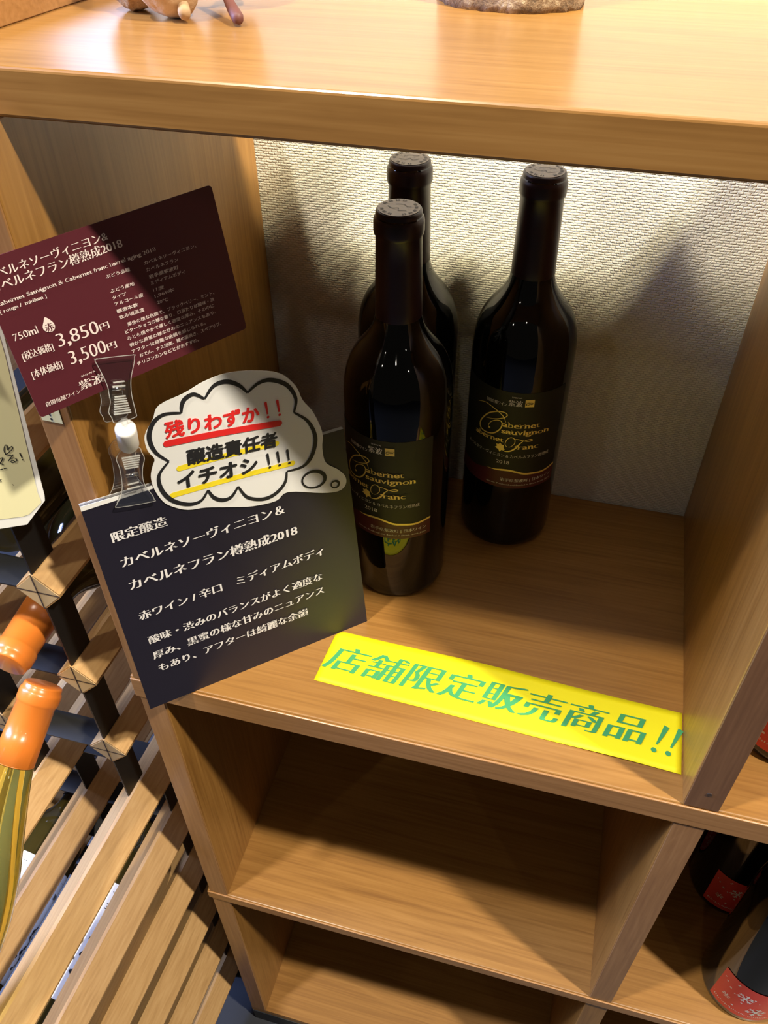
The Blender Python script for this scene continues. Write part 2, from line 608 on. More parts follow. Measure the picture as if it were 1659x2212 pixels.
# left side in three lengths between the boards
for za, zb in ((0.0, TOP_Z0), (Z2, -0.0243), (Z3, Z2 - 0.0155)):
    o = P('side_panel', box_me(0.0, 0.0203, 0.0008, 0.2795, za, zb, 0.0011), M['panel_wood'])
    link('edge_strip', box_me(0.0006, 0.0197, 0.0, 0.0016, za + .0002, zb - .0002, 0.0004), M['edge_wood_upright'], o)
for xa in (0.3887, 0.80):
    o = P('divider', box_me(xa, xa + 0.0227, 0.0008, 0.2795, 0.0, TOP_Z0, 0.0012), M['panel_wood'])
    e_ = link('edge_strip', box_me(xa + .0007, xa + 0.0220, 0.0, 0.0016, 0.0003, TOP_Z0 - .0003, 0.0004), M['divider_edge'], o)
    o = P('divider', box_me(xa - .0005, xa + 0.0204, 0.0008, 0.2795, Z2, -0.0243, 0.0012), M['panel_wood'])
    link('edge_strip', box_me(xa + .0002, xa + 0.0197, 0.0, 0.0016, Z2 + .0003, -0.0246, 0.0004), M['edge_wood_upright'], o)
    P('divider', box_me(xa - .0005, xa + 0.0204, 0.0008, 0.2795, Z3, Z2 - 0.0155, 0.0012), M['panel_wood'])
sh = P('shelf', box_me(-0.003, X_R, 0.0006, 0.2795, -0.0243, 0.0, 0.0014, 3), M['shelf_wood'])
link('edge_strip', box_me(-0.0025, X_R, -0.0008, 0.0012, -0.0230, -0.0014, 0.0007), M['edge_wood'], sh)
sh = P('shelf', box_me(-0.003, X_R, 0.0, 0.2795, Z2 - 0.0155, Z2, 0.0014, 3), M['shelf_wood'])
link('edge_strip', box_me(-0.0025, X_R, -0.0012, 0.0008, Z2 - 0.0145, Z2 - 0.0012, 0.0006), M['edge_wood'], sh)
P('shelf', box_me(-0.001, X_R, 0.001, 0.2795, Z3 - 0.012, Z3, 0.0008), M['shelf_wood'])
P('plinth', box_me(0.0, X_R, 0.0, 0.2795, FLOOR_Z, Z3 - 0.012, 0.0008), M['plinth'])
P('back_panel', box_me(0.0203, X_R, 0.2725, 0.2792, Z2, -0.0243, 0), M['shelf_wood'])
P('back_panel', box_me(0.0203, X_R, 0.2725, 0.2792, Z3, Z2 - 0.0155, 0), M['shelf_wood'])
# screw hole in the divider edge
hole = lathe([(0.0016, -0.0003), (0.0016, 0.0003)], 12)
hole.transform(Matrix.Translation((0.4008, -0.0002, 0.0185)) @ Matrix.Rotation(PI / 2, 4, 'X'))
P('screw_hole', hole, M['kerf'])

# ------------------------------------------------------------------ counter top
top = link('counter_top', box_me(-0.30, X_R, 0.0153, D_BOARD, TOP_Z0, TOP_Z1, 0.0016, 3), M['top_wood'],
           label='thick honey-coloured wooden counter top above the bottles', category='counter')

# ------------------------------------------------------------------ wine bottles of the middle compartment
BODY = [(0.0, 0.004), (0.026, 0.004), (0.030, 0.001), (0.0345, 0.0005), (0.0366, 0.003), (0.0375, 0.008), (0.0376, 0.06), (0.0378, 0.12), (0.0379, 0.168), (0.0377, 0.178), (0.0368, 0.187), (0.0352, 0.1945), (0.0330, 0.2005), (0.0300, 0.2060), (0.0262, 0.2110), (0.0226, 0.2155), (0.0196, 0.2198), (0.0174, 0.2240), (0.0160, 0.2280), (0.0151, 0.2330), (0.0148, 0.2360), (0.0140, 0.2870), (0.0140, 0.298)]
CAPS = [(0.01505, 0.2325), (0.01515, 0.2330), (0.0150, 0.240), (0.0144, 0.270), (0.0141, 0.2855), (0.0149, 0.2866), (0.0153, 0.2885), (0.0153, 0.2940), (0.0149, 0.2962), (0.0140, 0.2970), (0.0139, 0.2996), (0.0135, 0.3008), (0.0128, 0.3012), (0.0, 0.3010)]


def smooth_me(me):
    for f in me.polygons:
        f.use_smooth = True
    return me


def cyl(r, off=0.0):
    return lambda u, z, w=0.0: ((r + off + w) * math.cos(u / r - PI / 2), (r + off + w) * math.sin(u / r - PI / 2), z)


def wrap(r, u0, u1, lo, hi, off, n=40):
    """label strip on the cylinder between the lines lo(u) and hi(u)"""
    V, F = [], []
    for i in range(n + 1):
        u = u0 + (u1 - u0) * i / n
        V.append(cyl(r, off)(u, lo(u))); V.append(cyl(r, off)(u, hi(u)))
    for i in range(n):
        F.append((2 * i, 2 * i + 2, 2 * i + 3, 2 * i + 1))
    return flat_mesh(V, F)


def interp(tab):
    def f(u):
        for (a, p), (b, q) in zip(tab, tab[1:]):
            if u <= b:
                t = max(0, min(1, (u - a) / (b - a))); t = t * t * (3 - 2 * t)
                return p + (q - p) * t
        return tab[-1][1]
    return f


def big_bottle(label, loc, rotz):
    t = empty('wine_bottle', label, 'bottle', loc, 'dark wine bottles in the middle compartment')
    Z0 = (0, 0, 0)
    link('glass_body', smooth_me(lathe(BODY, 72, cap0=False)), M['bottle_glass'], t, loc=Z0)
    cp = link('capsule', smooth_me(lathe(CAPS, 56, False, False)), M['capsule_wine'], t, loc=Z0)
    link('capsule_top', lathe([(0.0, 0.3013), (0.0126, 0.3013), (0.0126, 0.3016), (0.0, 0.3016)], 40, False, False), M['capsule_top'], cp, loc=Z0)
    k = Ink()
    for a in range(0, 360, 24):
        if a in (72, 192, 288):
            continue
        for q in (0, 8):
            b = math.radians(a + q)
            k.stroke([(0.0093 * math.cos(b), 0.0093 * math.sin(b)), (0.0112 * math.cos(b), 0.0112 * math.sin(b))], 0.0008)
    k.stroke(catmull([(-.007, -.001), (-.003, -.003), (0, -.001), (.002, -.004), (.006, -.002)], 5), .0005)
    k.stroke(catmull([(-.004, .003), (0, .005), (.004, .003), (.006, .004)], 5), .0004)
    k.lay('embossed_mark', lambda u, v, w: (u, v, 0.3018), M['capsule_mark'], cp, loc=Z0)
    r = 0.0378
    ul, ur = -0.0452, 0.0452
    wave = interp([(-.0452, .0806), (-.026, .0808), (-.0105, .0842), (0.004, .0858), (.020, .0822), (.032, .0812), (.0452, .0828)])
    lab = link('label', smooth_me(wrap(r, ul, ur, lambda u: .0675, lambda u: .1577, .0002)), M['label_black'], t, loc=Z0)
    link('maroon_band', smooth_me(wrap(r, ul, ur, lambda u: .0675, lambda u: wave(u) - .0004, .0004)), M['label_maroon'], lab, loc=Z0)
    link('gold_line', smooth_me(wrap(r, -.013, ur, lambda u: wave(u) - .0009 * min(1, (u + .013) / .012), lambda u: wave(u) + .0009 * min(1, (u + .013) / .012), .0005)), M['gold'], lab, loc=Z0)
    g = Ink()
    g.text('abernet', (-.0034, .1266), (.0237, .1270), .0068, 'serif')
    g.text('sauvignon', (-.0040, .1207), (.0318, .1208), .0066, 'serif')
    g.text('abernet', (-.0262, .1118), (-.0019, .1122), .0066, 'serif')
    g.text('ranc', (.0098, .1070), (.0248, .1074), .0068, 'serif')
    for key, w in (('C1', (.0002, .0008)), ('C2', (.0003, .0011)), ('F1', (.0003, .0006)), ('F2', (.0003, .0008)), ('F3', (.0004, .0013)), ('F4', (.0003, .0006))):
        pts = catmull(D['lab_' + key], 7)
        n = len(pts)
        g.stroke(pts, [w[0] + (w[1] - w[0]) * math.sin(PI * (i + .5) / n) for i in range(n)])
    g.add(dot2d(D['lab_C2'][-1], .0009))
    g.poly(D['lab_leaf'])
    g.lay('gold_lettering', cyl(r, .0007), M['gold'], lab, loc=Z0)
    q = Ink()
    q.poly([(.0108, .1460), (.0174, .1460), (.0174, .1523), (.0108, .1523)])
    em = q.lay('gold_emblem', cyl(r, .0006), M['gold'], lab, loc=Z0)
    s = Ink()
    s.stroke(catmull([(.0140, .1500), (.0124, .1497), (.0116, .1487), (.0120, .1478), (.0134, .1482), (.0145, .1495), (.0148, .1484), (.0156, .1496), (.0158, .1486), (.0168, .1498)], 5), .0004)
    s.lay('dark_lettering', cyl(r, .0009), M['ink_black'], lab, loc=Z0)
    w = Ink()
    w.text('自園自醸ワイン', (-.0182, .1452), (-.0022, .1452), .0034, 'mincho')
    w.text('紫波', (-.0011, .1461), (.0089, .1463), .0060, 'mincho', bold=.6)
    w.text('SHIWA', (.0010, .1533), (.0082, .1534), .0016, 'sans')
    w.lay('brand_lettering', cyl(r, .0007), M['label_white'], lab, loc=Z0)
    w = Ink()
    w.text('カベルネソーヴィニヨン & カベルネフラン樽熟成', (-.0338, .0980), (.0354, .0982), .0036, 'mincho')
    w.text('2018', (-.0056, .0916), (.0044, .0918), .0048, 'serif')
    w.lay('white_lettering', cyl(r, .0007), M['label_white'], lab, loc=Z0)
    w = Ink()
    w.text('岩手県紫波町 | 日本ワイン', (-.0010, .0745), (.0412, .0742), .0036, 'mincho')
    w.text('Grown, Produced and Bottled in Shiwa, Iwate, Japan', (-.0122, .0708), (.0414, .0706), .0019, 'sans')
    w.lay('origin_lettering', cyl(r, .0007), M['label_white'], lab, loc=Z0)
    t.rotation_euler = (0, 0, rotz)
    return t


D = {
'black': {"O": [0.0252, -0.0216, 0.0], "u": [0.73788, 0.67493, 0.0], "v": [-0.05956, 0.06511, 0.9961], "n": [0.6723, -0.735, 0.08824]},
'black_poly': [[2e-05, 1e-05], [0.17159, -2e-05], [0.16704, 0.17859], [0.00037, 0.18203]],
'maroon': {"O": [0.02075, -0.02143, 0.25374], "u": [0.56264, 0.82641, 0.02195], "v": [-0.14474, 0.07233, 0.98682], "n": [0.81393, -0.5584, 0.16031]},
'maroon_poly': [[0.0, 0.0], [0.12378, -0.0], [0.12359, 0.07942], [-0.0002, 0.07942]],
'black_text': [["限定醸造", [0.01169, 0.15024], [0.04479, 0.14965], None], ["カベルネソーヴィニヨン＆", [0.01254, 0.1296], [0.11916, 0.12861], None], ["カベルネフラン樽熟成2018", [0.01285, 0.11015], [0.12589, 0.10773], None], ["赤ワイン / 辛口　ミディアムボディ", [0.01249, 0.08335], [0.14276, 0.08228], None], ["酸味・渋みのバランスがよく適度な", [0.0135, 0.06037], [0.13943, 0.05982], None], ["厚み、黒蜜の様な甘みのニュアンス", [0.01318, 0.04546], [0.13946, 0.04647], None], ["もあり、アフターは綺麗な余韻", [0.01429, 0.03257], [0.12494, 0.03137], None]],
'bub': [[0.04569, 0.21539], [0.05224, 0.22387], [0.05751, 0.23146], [0.07307, 0.23461], [0.08417, 0.23807], [0.09817, 0.23957], [0.11388, 0.23664], [0.12959, 0.23023], [0.13843, 0.21916], [0.14176, 0.20823], [0.14767, 0.19743], [0.15206, 0.18151], [0.15083, 0.16971], [0.15215, 0.15805], [0.16032, 0.14932], [0.16488, 0.14177], [0.16433, 0.13531], [0.15874, 0.13222], [0.14721, 0.13522], [0.12411, 0.14498], [0.11489, 0.14133], [0.0992, 0.14325], [0.08446, 0.14847], [0.07024, 0.15393], [0.05931, 0.15653], [0.0514, 0.16181], [0.04611, 0.16804], [0.04303, 0.17861], [0.04297, 0.18777], [0.04556, 0.19447], [0.04759, 0.19877], [0.04503, 0.2059]],
'bub_lobes': [[[0.06863, 0.2232], [0.06974, 0.22754], [0.07236, 0.23114], [0.07783, 0.23243], [0.08323, 0.2277]], [[0.08323, 0.2277], [0.08974, 0.23407], [0.09731, 0.23466], [0.10411, 0.23025], [0.10854, 0.2238]], [[0.10854, 0.2238], [0.11582, 0.22786], [0.12362, 0.22775], [0.13296, 0.22144], [0.13739, 0.21086], [0.13507, 0.2018]], [[0.13507, 0.2018], [0.14347, 0.19234], [0.14688, 0.17926], [0.14303, 0.16696], [0.13612, 0.16112], [0.12502, 0.16131]], [[0.12502, 0.16131], [0.12274, 0.15342], [0.11576, 0.14752], [0.10699, 0.14636], [0.09693, 0.15177], [0.09243, 0.16195]], [[0.09243, 0.16195], [0.08695, 0.15599], [0.08105, 0.15579], [0.07601, 0.16002], [0.07376, 0.16642]], [[0.07376, 0.16642], [0.06804, 0.1604], [0.06017, 0.16077], [0.05146, 0.16727], [0.04701, 0.17707], [0.04766, 0.18729], [0.05514, 0.19451]], [[0.05514, 0.19451], [0.04912, 0.20321], [0.04781, 0.21346], [0.05174, 0.22168], [0.0587, 0.22526], [0.06863, 0.2232]]],
'bub_c1': [[0.15021, 0.14658], [0.1501, 0.14831], [0.14946, 0.15004], [0.14833, 0.15165], [0.14678, 0.15304], [0.14494, 0.1541], [0.14291, 0.15479], [0.14085, 0.15504], [0.13888, 0.15484], [0.13714, 0.15422], [0.13574, 0.1532], [0.13478, 0.15187], [0.13432, 0.1503], [0.13439, 0.1486], [0.13499, 0.14688], [0.13608, 0.14526], [0.13761, 0.14385], [0.13945, 0.14275], [0.14149, 0.14203], [0.14359, 0.14176], [0.14559, 0.14194], [0.14737, 0.14257], [0.14879, 0.14361], [0.14976, 0.14498], [0.15021, 0.14658]],
'bub_c2': [[0.15957, 0.13832], [0.15945, 0.13941], [0.15891, 0.14043], [0.15805, 0.14122], [0.15699, 0.14167], [0.1559, 0.14171], [0.15493, 0.14132], [0.15423, 0.14059], [0.15392, 0.1396], [0.15403, 0.13852], [0.15456, 0.1375], [0.15541, 0.1367], [0.15648, 0.13624], [0.15758, 0.1362], [0.15856, 0.13658], [0.15925, 0.13733], [0.15957, 0.13832]],
'bub_bars': [["red", [[0.05648, 0.20655], [0.12453, 0.19762]]], ["yellow", [[0.06014, 0.18755], [0.1211, 0.18395]]], ["yellow", [[0.05241, 0.17068], [0.12956, 0.16603]]]],
'bub_text': [["red", "残りわずか", [0.05693, 0.21007], [0.11267, 0.20359], None], ["red", "!!", [0.11722, 0.20335], [0.12577, 0.20243], None], ["black", "醸造責任者", [0.0655, 0.18816], [0.12121, 0.18218], None], ["black", "イチオシ", [0.05667, 0.17359], [0.10611, 0.16835], None], ["black", "!!!", [0.1132, 0.16791], [0.12835, 0.1662], None]],
'maroon_text': [["カベルネソーヴィニヨン&", [0.00273, 0.07007], [0.06233, 0.07027], None], ["カベルネフラン樽熟成2018", [0.00231, 0.06443], [0.06819, 0.06468], None], ["Cabernet Sauvignon & Cabernet franc barrel aging 2018", [0.00147, 0.05839], [0.08421, 0.05789], 0.00277], ["[ rouge /  midium ]", [0.0021, 0.05493], [0.02453, 0.05475], 0.00238], ["750ml", [0.00303, 0.04069], [0.01478, 0.04044], 0.00364], ["3,850", [0.02159, 0.0301], [0.04271, 0.02938], 0.00701], ["円", [0.04376, 0.0299], [0.04852, 0.0299], 0.00408], ["3,500", [0.02401, 0.01952], [0.04288, 0.01858], 0.00724], ["円", [0.04392, 0.01903], [0.04876, 0.01898], 0.0042], ["[税込価格]", [0.00341, 0.03038], [0.01864, 0.02988], 0.00464], ["[本体価格]", [0.00414, 0.02035], [0.01944, 0.01983], 0.00478], ["SHIWA", [0.02608, 0.01152], [0.03409, 0.01124], 0.00138], ["紫波", [0.02366, 0.00507], [0.03664, 0.00472], 0.00556], ["自園自醸ワイン", [0.00494, 0.00429], [0.02312, 0.00386], None]],
'maroon_text2': [["ぶどう品種", [0.05499, 0.05327], [0.0681, 0.05287], 0.00222], ["カベルネソーヴィニヨン、", [0.07622, 0.05312], [0.10639, 0.05252], 0.00227], ["カベルネフラン", [0.0763, 0.0496], [0.09459, 0.04906], 0.00229], ["ぶどう産地", [0.05479, 0.04594], [0.06803, 0.04543], 0.00226], ["岩手県紫波町", [0.07654, 0.04574], [0.09343, 0.0454], 0.00232], ["タイプ", [0.05476, 0.04242], [0.06233, 0.04203], 0.00229], ["ミディアムボディ", [0.07646, 0.04244], [0.09637, 0.04198], 0.00234], ["アルコール度", [0.05481, 0.03909], [0.07075, 0.03849], 0.0023], ["11度", [0.07654, 0.03881], [0.08266, 0.03831], 0.00236], ["醸造本数", [0.05471, 0.03529], [0.0664, 0.03477], 0.00233], ["1,969本", [0.07646, 0.03544], [0.08778, 0.03525], 0.00238], ["飲み頃温度", [0.05475, 0.03188], [0.06879, 0.03119], 0.00236], ["20℃", [0.07662, 0.03195], [0.08311, 0.03153], 0.00241], ["栗色の様な色調で、ブラックベリー、ミント、", [0.05785, 0.02701], [0.10942, 0.02569], 0.00239], ["ビターチョコの様な香り、口当たりは酸味・渋", [0.05544, 0.02374], [0.1084, 0.02223], 0.00241], ["みとも穏やかで優しく適度な厚み、その中に", [0.05541, 0.02], [0.10744, 0.01897], 0.00243], ["微かな黒蜜の様な甘みのニュアンスもあり、", [0.05538, 0.01622], [0.10751, 0.0153], 0.00245], ["アフターは綺麗な余韻を感じられる。", [0.05543, 0.01262], [0.09983, 0.01168], 0.00248], ["おでん、ナス田楽、鰻の蒲焼き、スペアリブ、", [0.05863, 0.00897], [0.10883, 0.00792], 0.0025], ["チリコンカンなどとがおすすめ。", [0.05608, 0.00535], [0.09335, 0.00444], 0.00253]],
'drop': [[0.02028, 0.04636], [0.02194, 0.04452], [0.02313, 0.04245], [0.02324, 0.04045], [0.02219, 0.03898], [0.02043, 0.03861], [0.0187, 0.0393], [0.0176, 0.04095], [0.01777, 0.04259], [0.01906, 0.04466]],
'drop_t': [[0.02058, 0.04165], 0.00281],
'clip_up': [[0.03458, 0.01847], [0.0364, 0.01878], [0.05381, 0.01369], [0.05452, 0.01251], [0.05312, 0.00909], [0.04944, 0.00302], [0.04745, -0.00205], [0.04624, -0.00752], [0.04566, -0.01384], [0.04527, -0.017], [0.04409, -0.01907], [0.03322, -0.01744], [0.03231, -0.01369], [0.03179, -0.01015], [0.03441, -0.00534], [0.03534, -0.00027], [0.0359, 0.00311], [0.0356, 0.0095], [0.0347, 0.01647]],
'clip_lo': [[0.02994, 0.21188], [0.03274, 0.21349], [0.04054, 0.21127], [0.04129, 0.20784], [0.0419, 0.20336], [0.03959, 0.19773], [0.03817, 0.19169], [0.03812, 0.18559], [0.04049, 0.17788], [0.04097, 0.17424], [0.03984, 0.17296], [0.02042, 0.17641], [0.01977, 0.17867], [0.02285, 0.18254], [0.0254, 0.18826], [0.02661, 0.1944], [0.02732, 0.20225], [0.02706, 0.20819]],
'joint': [[0.04557, 0.00923, 0.23455], [0.04553, 0.00826, 0.23136], [0.03902, 0.01648, 0.21192], [0.03892, 0.01597, 0.2084]],
'ribs_up': [[[0.03736, -0.00359], [0.04305, -0.0055]], [[0.03688, -0.00485], [0.04302, -0.00688]], [[0.03639, -0.00611], [0.04299, -0.00826]], [[0.0359, -0.00737], [0.04296, -0.00965]], [[0.03541, -0.00864], [0.04293, -0.01104]], [[0.03492, -0.00991], [0.0429, -0.01244]], [[0.03443, -0.01118], [0.04287, -0.01385]], [[0.03394, -0.01245], [0.04284, -0.01525]], [[0.03934, 0.00393], [0.0451, 0.00228]], [[0.03826, 0.00215], [0.04473, -5e-05]]],
'ribs_lo': [[[0.02987, 0.20777], [0.04007, 0.20621]], [[0.02986, 0.20634], [0.03956, 0.20485]], [[0.02986, 0.20491], [0.03904, 0.20349]], [[0.02986, 0.20348], [0.03852, 0.20213]], [[0.02985, 0.20203], [0.038, 0.20076]], [[0.02985, 0.20059], [0.03748, 0.19939]], [[0.02889, 0.18977], [0.03531, 0.18925]], [[0.02794, 0.1868], [0.03485, 0.18636]]],
'pin_up': [[0.03852, -0.00042], [0.04494, -0.00277]],
'pin_lo': [[0.02961, 0.19354], [0.03657, 0.19257]],
'cream': {"O": [-0.04736, -0.01135, 0.15111], "u": [0.86404, 0.50013, -0.05757], "v": [-0.01115, 0.13335, 0.99101], "n": [0.50331, -0.85562, 0.12079]},
'cream_poly': [[-0.02185, -0.00103], [0.01559, -2e-05], [0.02751, 0.01359], [0.02919, 0.01553], [0.02972, 0.01913], [0.031, 0.12976], [0.03113, 0.16338], [0.00454, 0.15822]],
'cream_in': [[-0.01766, 0.0065], [0.0147, 0.00643], [0.01836, 0.0073], [0.02683, 0.01445], [0.027, 0.01664], [0.0264, 0.02187], [0.02886, 0.11109], [0.02836, 0.13828], [0.02693, 0.15021], [0.00405, 0.1463]],
'cream_heart': [[0.01509, 0.05035], [0.01486, 0.0531], [0.01563, 0.05568], [0.01672, 0.05686], [0.0172, 0.05545], [0.0169, 0.05348], [0.0181, 0.05465], [0.01964, 0.05544], [0.01953, 0.05377], [0.01784, 0.05233], [0.01509, 0.05035]],
'cream_text': [["トマる！", [0.00299, 0.04258], [0.02385, 0.04496], None], ["です", [0.00434, 0.03118], [0.00979, 0.03244], None], ["----", [0.00595, 0.039], [0.01367, 0.04026], None]],
'sticker': [[0.0022, -0.0006, 0.2342], [0.0147, -0.0006, 0.2337], [0.0148, -0.0006, 0.2423]],
'strip': [[0.1293, 0.0313], [0.3877, 0.021], [0.3882, 0.0698], [0.1358, 0.0795], [0.1313, 0.0743]],
'strip_t': {"a": [0.1315, 0.0438], "b": [0.3597, 0.0361], "top": [0.1415, 0.067], "e0": [0.3687, 0.0342], "e1": [0.3873, 0.036], "etop": [0.3856, 0.058], "b2": [0.3594, 0.0628]},
'lab_C1': [[-0.02671, 0.1398], [-0.01954, 0.1425], [-0.01323, 0.1414], [-0.00737, 0.1386], [-0.00342, 0.1353], [-0.00132, 0.1306]],
'lab_C2': [[-0.01757, 0.1296], [-0.01224, 0.1309], [-0.00684, 0.1329], [-0.00263, 0.1352], [-0.00099, 0.1377], [-0.00329, 0.1395], [-0.00849, 0.1388], [-0.015, 0.1349], [-0.01954, 0.1292], [-0.0225, 0.1232], [-0.02198, 0.1184], [-0.01829, 0.1167], [-0.01329, 0.117], [-0.00888, 0.1192], [-0.005, 0.1243], [-0.00408, 0.1289], [-0.00566, 0.1312], [-0.00934, 0.1305], [-0.01309, 0.1274], [-0.0148, 0.1235], [-0.01388, 0.1222]],
'lab_F1': [[0.00164, 0.1086], [0.00026, 0.1096], [-0.0002, 0.112], [0.00099, 0.1158], [0.00382, 0.1179], [0.00645, 0.1164], [0.00658, 0.1126], [0.00461, 0.1097], [0.0027, 0.1085]],
'lab_F2': [[0.00572, 0.1165], [0.00895, 0.1166], [0.01257, 0.1155], [0.01625, 0.1147], [0.01902, 0.1151], [0.01948, 0.1158], [0.01809, 0.1165], [0.01553, 0.116], [0.01336, 0.1152]],
'lab_F3': [[0.01283, 0.1151], [0.0104, 0.1125], [0.00822, 0.1088], [0.005, 0.1056], [0.00204, 0.1043], [-0.00053, 0.104]],
'lab_F4': [[0.00691, 0.1094], [0.00855, 0.1105], [0.01033, 0.1102]],
'lab_leaf': [[-0.00053, 0.1045], [-0.00263, 0.1046], [-0.00382, 0.1026], [-0.0048, 0.1046], [-0.0077, 0.1062], [-0.00619, 0.1077], [-0.00717, 0.1096], [-0.00526, 0.1096], [-0.00375, 0.1111], [-0.00263, 0.1098], [-0.00099, 0.1096], [-0.00112, 0.1076], [-0.00013, 0.1059]]}
wb = big_bottle('dark wine bottle nearest the front, right behind the black card', (0.1598, 0.1592, 0.0), math.radians(-15.8))
dup(wb, (0.2354, 0.2370, 0.0), math.radians(-3.0), 'dark wine bottle standing alone to the right, its label fully turned to view')
dup(wb, (0.1474, 0.2370, 0.0), math.radians(14.0), 'dark wine bottle mostly hidden behind the front bottle, only neck and shoulder showing')

# ------------------------------------------------------------------ yellow strip of paper
strip = empty('price_strip', 'yellow paper strip with green characters lying on the shelf edge', 'sign', (0.26, 0.05, 0.0))


def strip_z(x, y):
    return 0.0004 + 0.0022 * math.exp(-((x - 0.245) / 0.05) ** 2) * max(0, (y - 0.02) / 0.06) + 0.0016 * math.exp(-((x - 0.345) / 0.035) ** 2) * max(0, (0.06 - y) / 0.05)


sx0, sx1 = D['strip'][0], D['strip'][1]
NX, NY = 60, 10
V, F = [], []
BLs, BRs, TRs, TLs, CUT = (Vector(p) for p in D['strip'])
TL0 = TLs + (TLs - TRs).normalized() * 0.0035
for j in range(NY + 1):
    for i in range(NX + 1):
        a, b = i / NX, j / NY
        p = (BLs * (1 - a) + BRs * a) * (1 - b) + (TL0 * (1 - a) + TRs * a) * b
        if i == 0 and j == NY:
            p = CUT.lerp(TLs, .5)
        V.append((p.x, p.y, strip_z(p.x, p.y)))
for j in range(NY):
    for i in range(NX):
        a = j * (NX + 1) + i
        F.append((a, a + 1, a + NX + 2, a + NX + 1))
o = link('paper', flat_mesh(V, F), M['paper_yellow'], strip, smooth=True)
sd = o.modifiers.new('solid', 'SOLIDIFY'); sd.thickness = 0.00025; sd.offset = -1
ST = D['strip_t']
ik = Ink()
a, b = ST['a'], ST['b']
hgt = (ST['top'][1] - ST['a'][1]) * 1.02
shear = (ST['top'][0] - ST['a'][0] - .002) / (ST['top'][1] - ST['a'][1])
ik.text('店舗限定販売商品', a, b, hgt / 0.93, 'mincho', bold=.45, shear=shear * .9)
for dx in (0.0, 0.0094):
    e0, et = ST['e0'], ST['etop']
    x0, y0 = e0[0] + dx, e0[1] - .0008 + dx * -.03
    ik.add(dot2d((x0 + .0008, y0 + .0012), .0019))
    ik.stroke([(x0 + .0026, y0 + .0062), (x0 + .0062, y0 + .0145), (x0 + .0092, y0 + .0222)], [.0012, .0026, .0038])
me = flat_mesh([(u, v, strip_z(u, v) + 0.0005 + w) for u, v, w in ik.V], ik.F)
link('green_lettering', me, M['ink_green'], strip)

# ------------------------------------------------------------------ black card with the speech bubble
FB = Frame(D['black'])
card = empty('display_card', 'square black card with white text leaning on the left side panel', 'sign', tuple(FB.O))
link('board', FB.sheet(D['black_poly'], 0.003), M['card_black'], card)
pl = D['black_poly']
tl, tr = Vector(pl[3]), Vector(pl[2])
ed = [tuple(tl), tuple(tl.lerp(tr, .62)), tuple(tl.lerp(tr, .6) - Vector((0, .0006))), tuple(tl - Vector((0, .0034)))][::-1]
link('foam_edge', FB.sheet(ed, 0.0034, 0.0002), M['paper_white'], card, label='white cut edge along the top')
ik = Ink()
for t, p0, p1, h in D['black_text']:
    ik.text(t, p0, p1, h, 'mincho', bold=.9)
ik.lay('white_lettering', FB.at(0.0004), M['ink_white'], card)

bub = empty('speech_bubble', 'white cloud-shaped bubble with red and black writing stuck on the black card', 'sign', tuple(FB.at(0.001)(0.1, 0.18)))
link('paper', FB.sheet(catmull(D['bub'], 4, True), 0.0003, 0.0009), M['paper_white'], bub)
ik = Ink()
for lobe in D['bub_lobes']:
    pts = catmull(lobe, 8)
    n = len(pts)
    ik.stroke(pts, [.0012 + .0016 * math.sin(PI * i / (n - 1)) for i in range(n)])
for key, w in (('bub_c1', (.0012, .0026)), ('bub_c2', (.0010, .0018))):
    pts = D[key][:-1]
    n = len(pts)
    ik.stroke(pts, [w[0] + (w[1] - w[0]) * (0.5 - 0.5 * math.cos(2 * PI * i / n + 2.6)) for i in range(n)], True)
ik.lay('cloud_outline', FB.at(0.0013), M['ink_black'], bub)
inks = {'red': Ink(), 'yellow': Ink(), 'black': Ink()}
for c, (p0, p1) in D['bub_bars']:
    w = .0042 if c == 'red' else .0037
    pts = [(p0[0] + (p1[0] - p0[0]) * i / 12, p0[1] + (p1[1] - p0[1]) * i / 12 + .0006 * math.sin(PI * i / 12)) for i in range(13)]
    inks[c].stroke(pts, w); inks[c].add(dot2d(p0, w / 2)); inks[c].add(dot2d(p1, w / 2))
for c, t, p0, p1, h in D['bub_text']:
    if set(t) == {'!'}:
        n = len(t)
        d = (Vector(p1) - Vector(p0)) / max(n - 1, 1) * .86
        for i in range(n):
            q = Vector(p0) + d * i + Vector((.0012, 0))
            inks[c].add(dot2d((q.x, q.y + .0008), .0009))
            inks[c].stroke([(q.x, q.y + .0028), (q.x - .0002, q.y + .0105)], [.0011, .0017])
            inks[c].add(dot2d((q.x - .0002, q.y + .0105), .00085))
    else:
        inks[c].text(t, p0, p1, h, 'sans', bold=.036)
inks['yellow'].lay('yellow_marker', FB.at(0.0012), M['ink_yellow'], bub)
inks['red'].lay('red_lettering', FB.at(0.0015), M['ink_red'], bub)
inks['black'].lay('black_lettering', FB.at(0.0016), M['ink_black'], bub)

# ------------------------------------------------------------------ maroon price card
FM = Frame(D['maroon'])
mc = empty('price_card', 'maroon price card with white text held up by the clear clip', 'sign', tuple(FM.O))


def rounded(poly, r, n=5):
    out = []
    m = len(poly)
    for i in range(m):
        p, a, b = Vector(poly[i]), Vector(poly[i - 1]), Vector(poly[(i + 1) % m])
        s, e = p + (a - p).normalized() * r, p + (b - p).normalized() * r
        for k in range(n + 1):
            t = k / n
            out.append(tuple(s * (1 - t) ** 2 + p * 2 * t * (1 - t) + e * t * t))
    return out


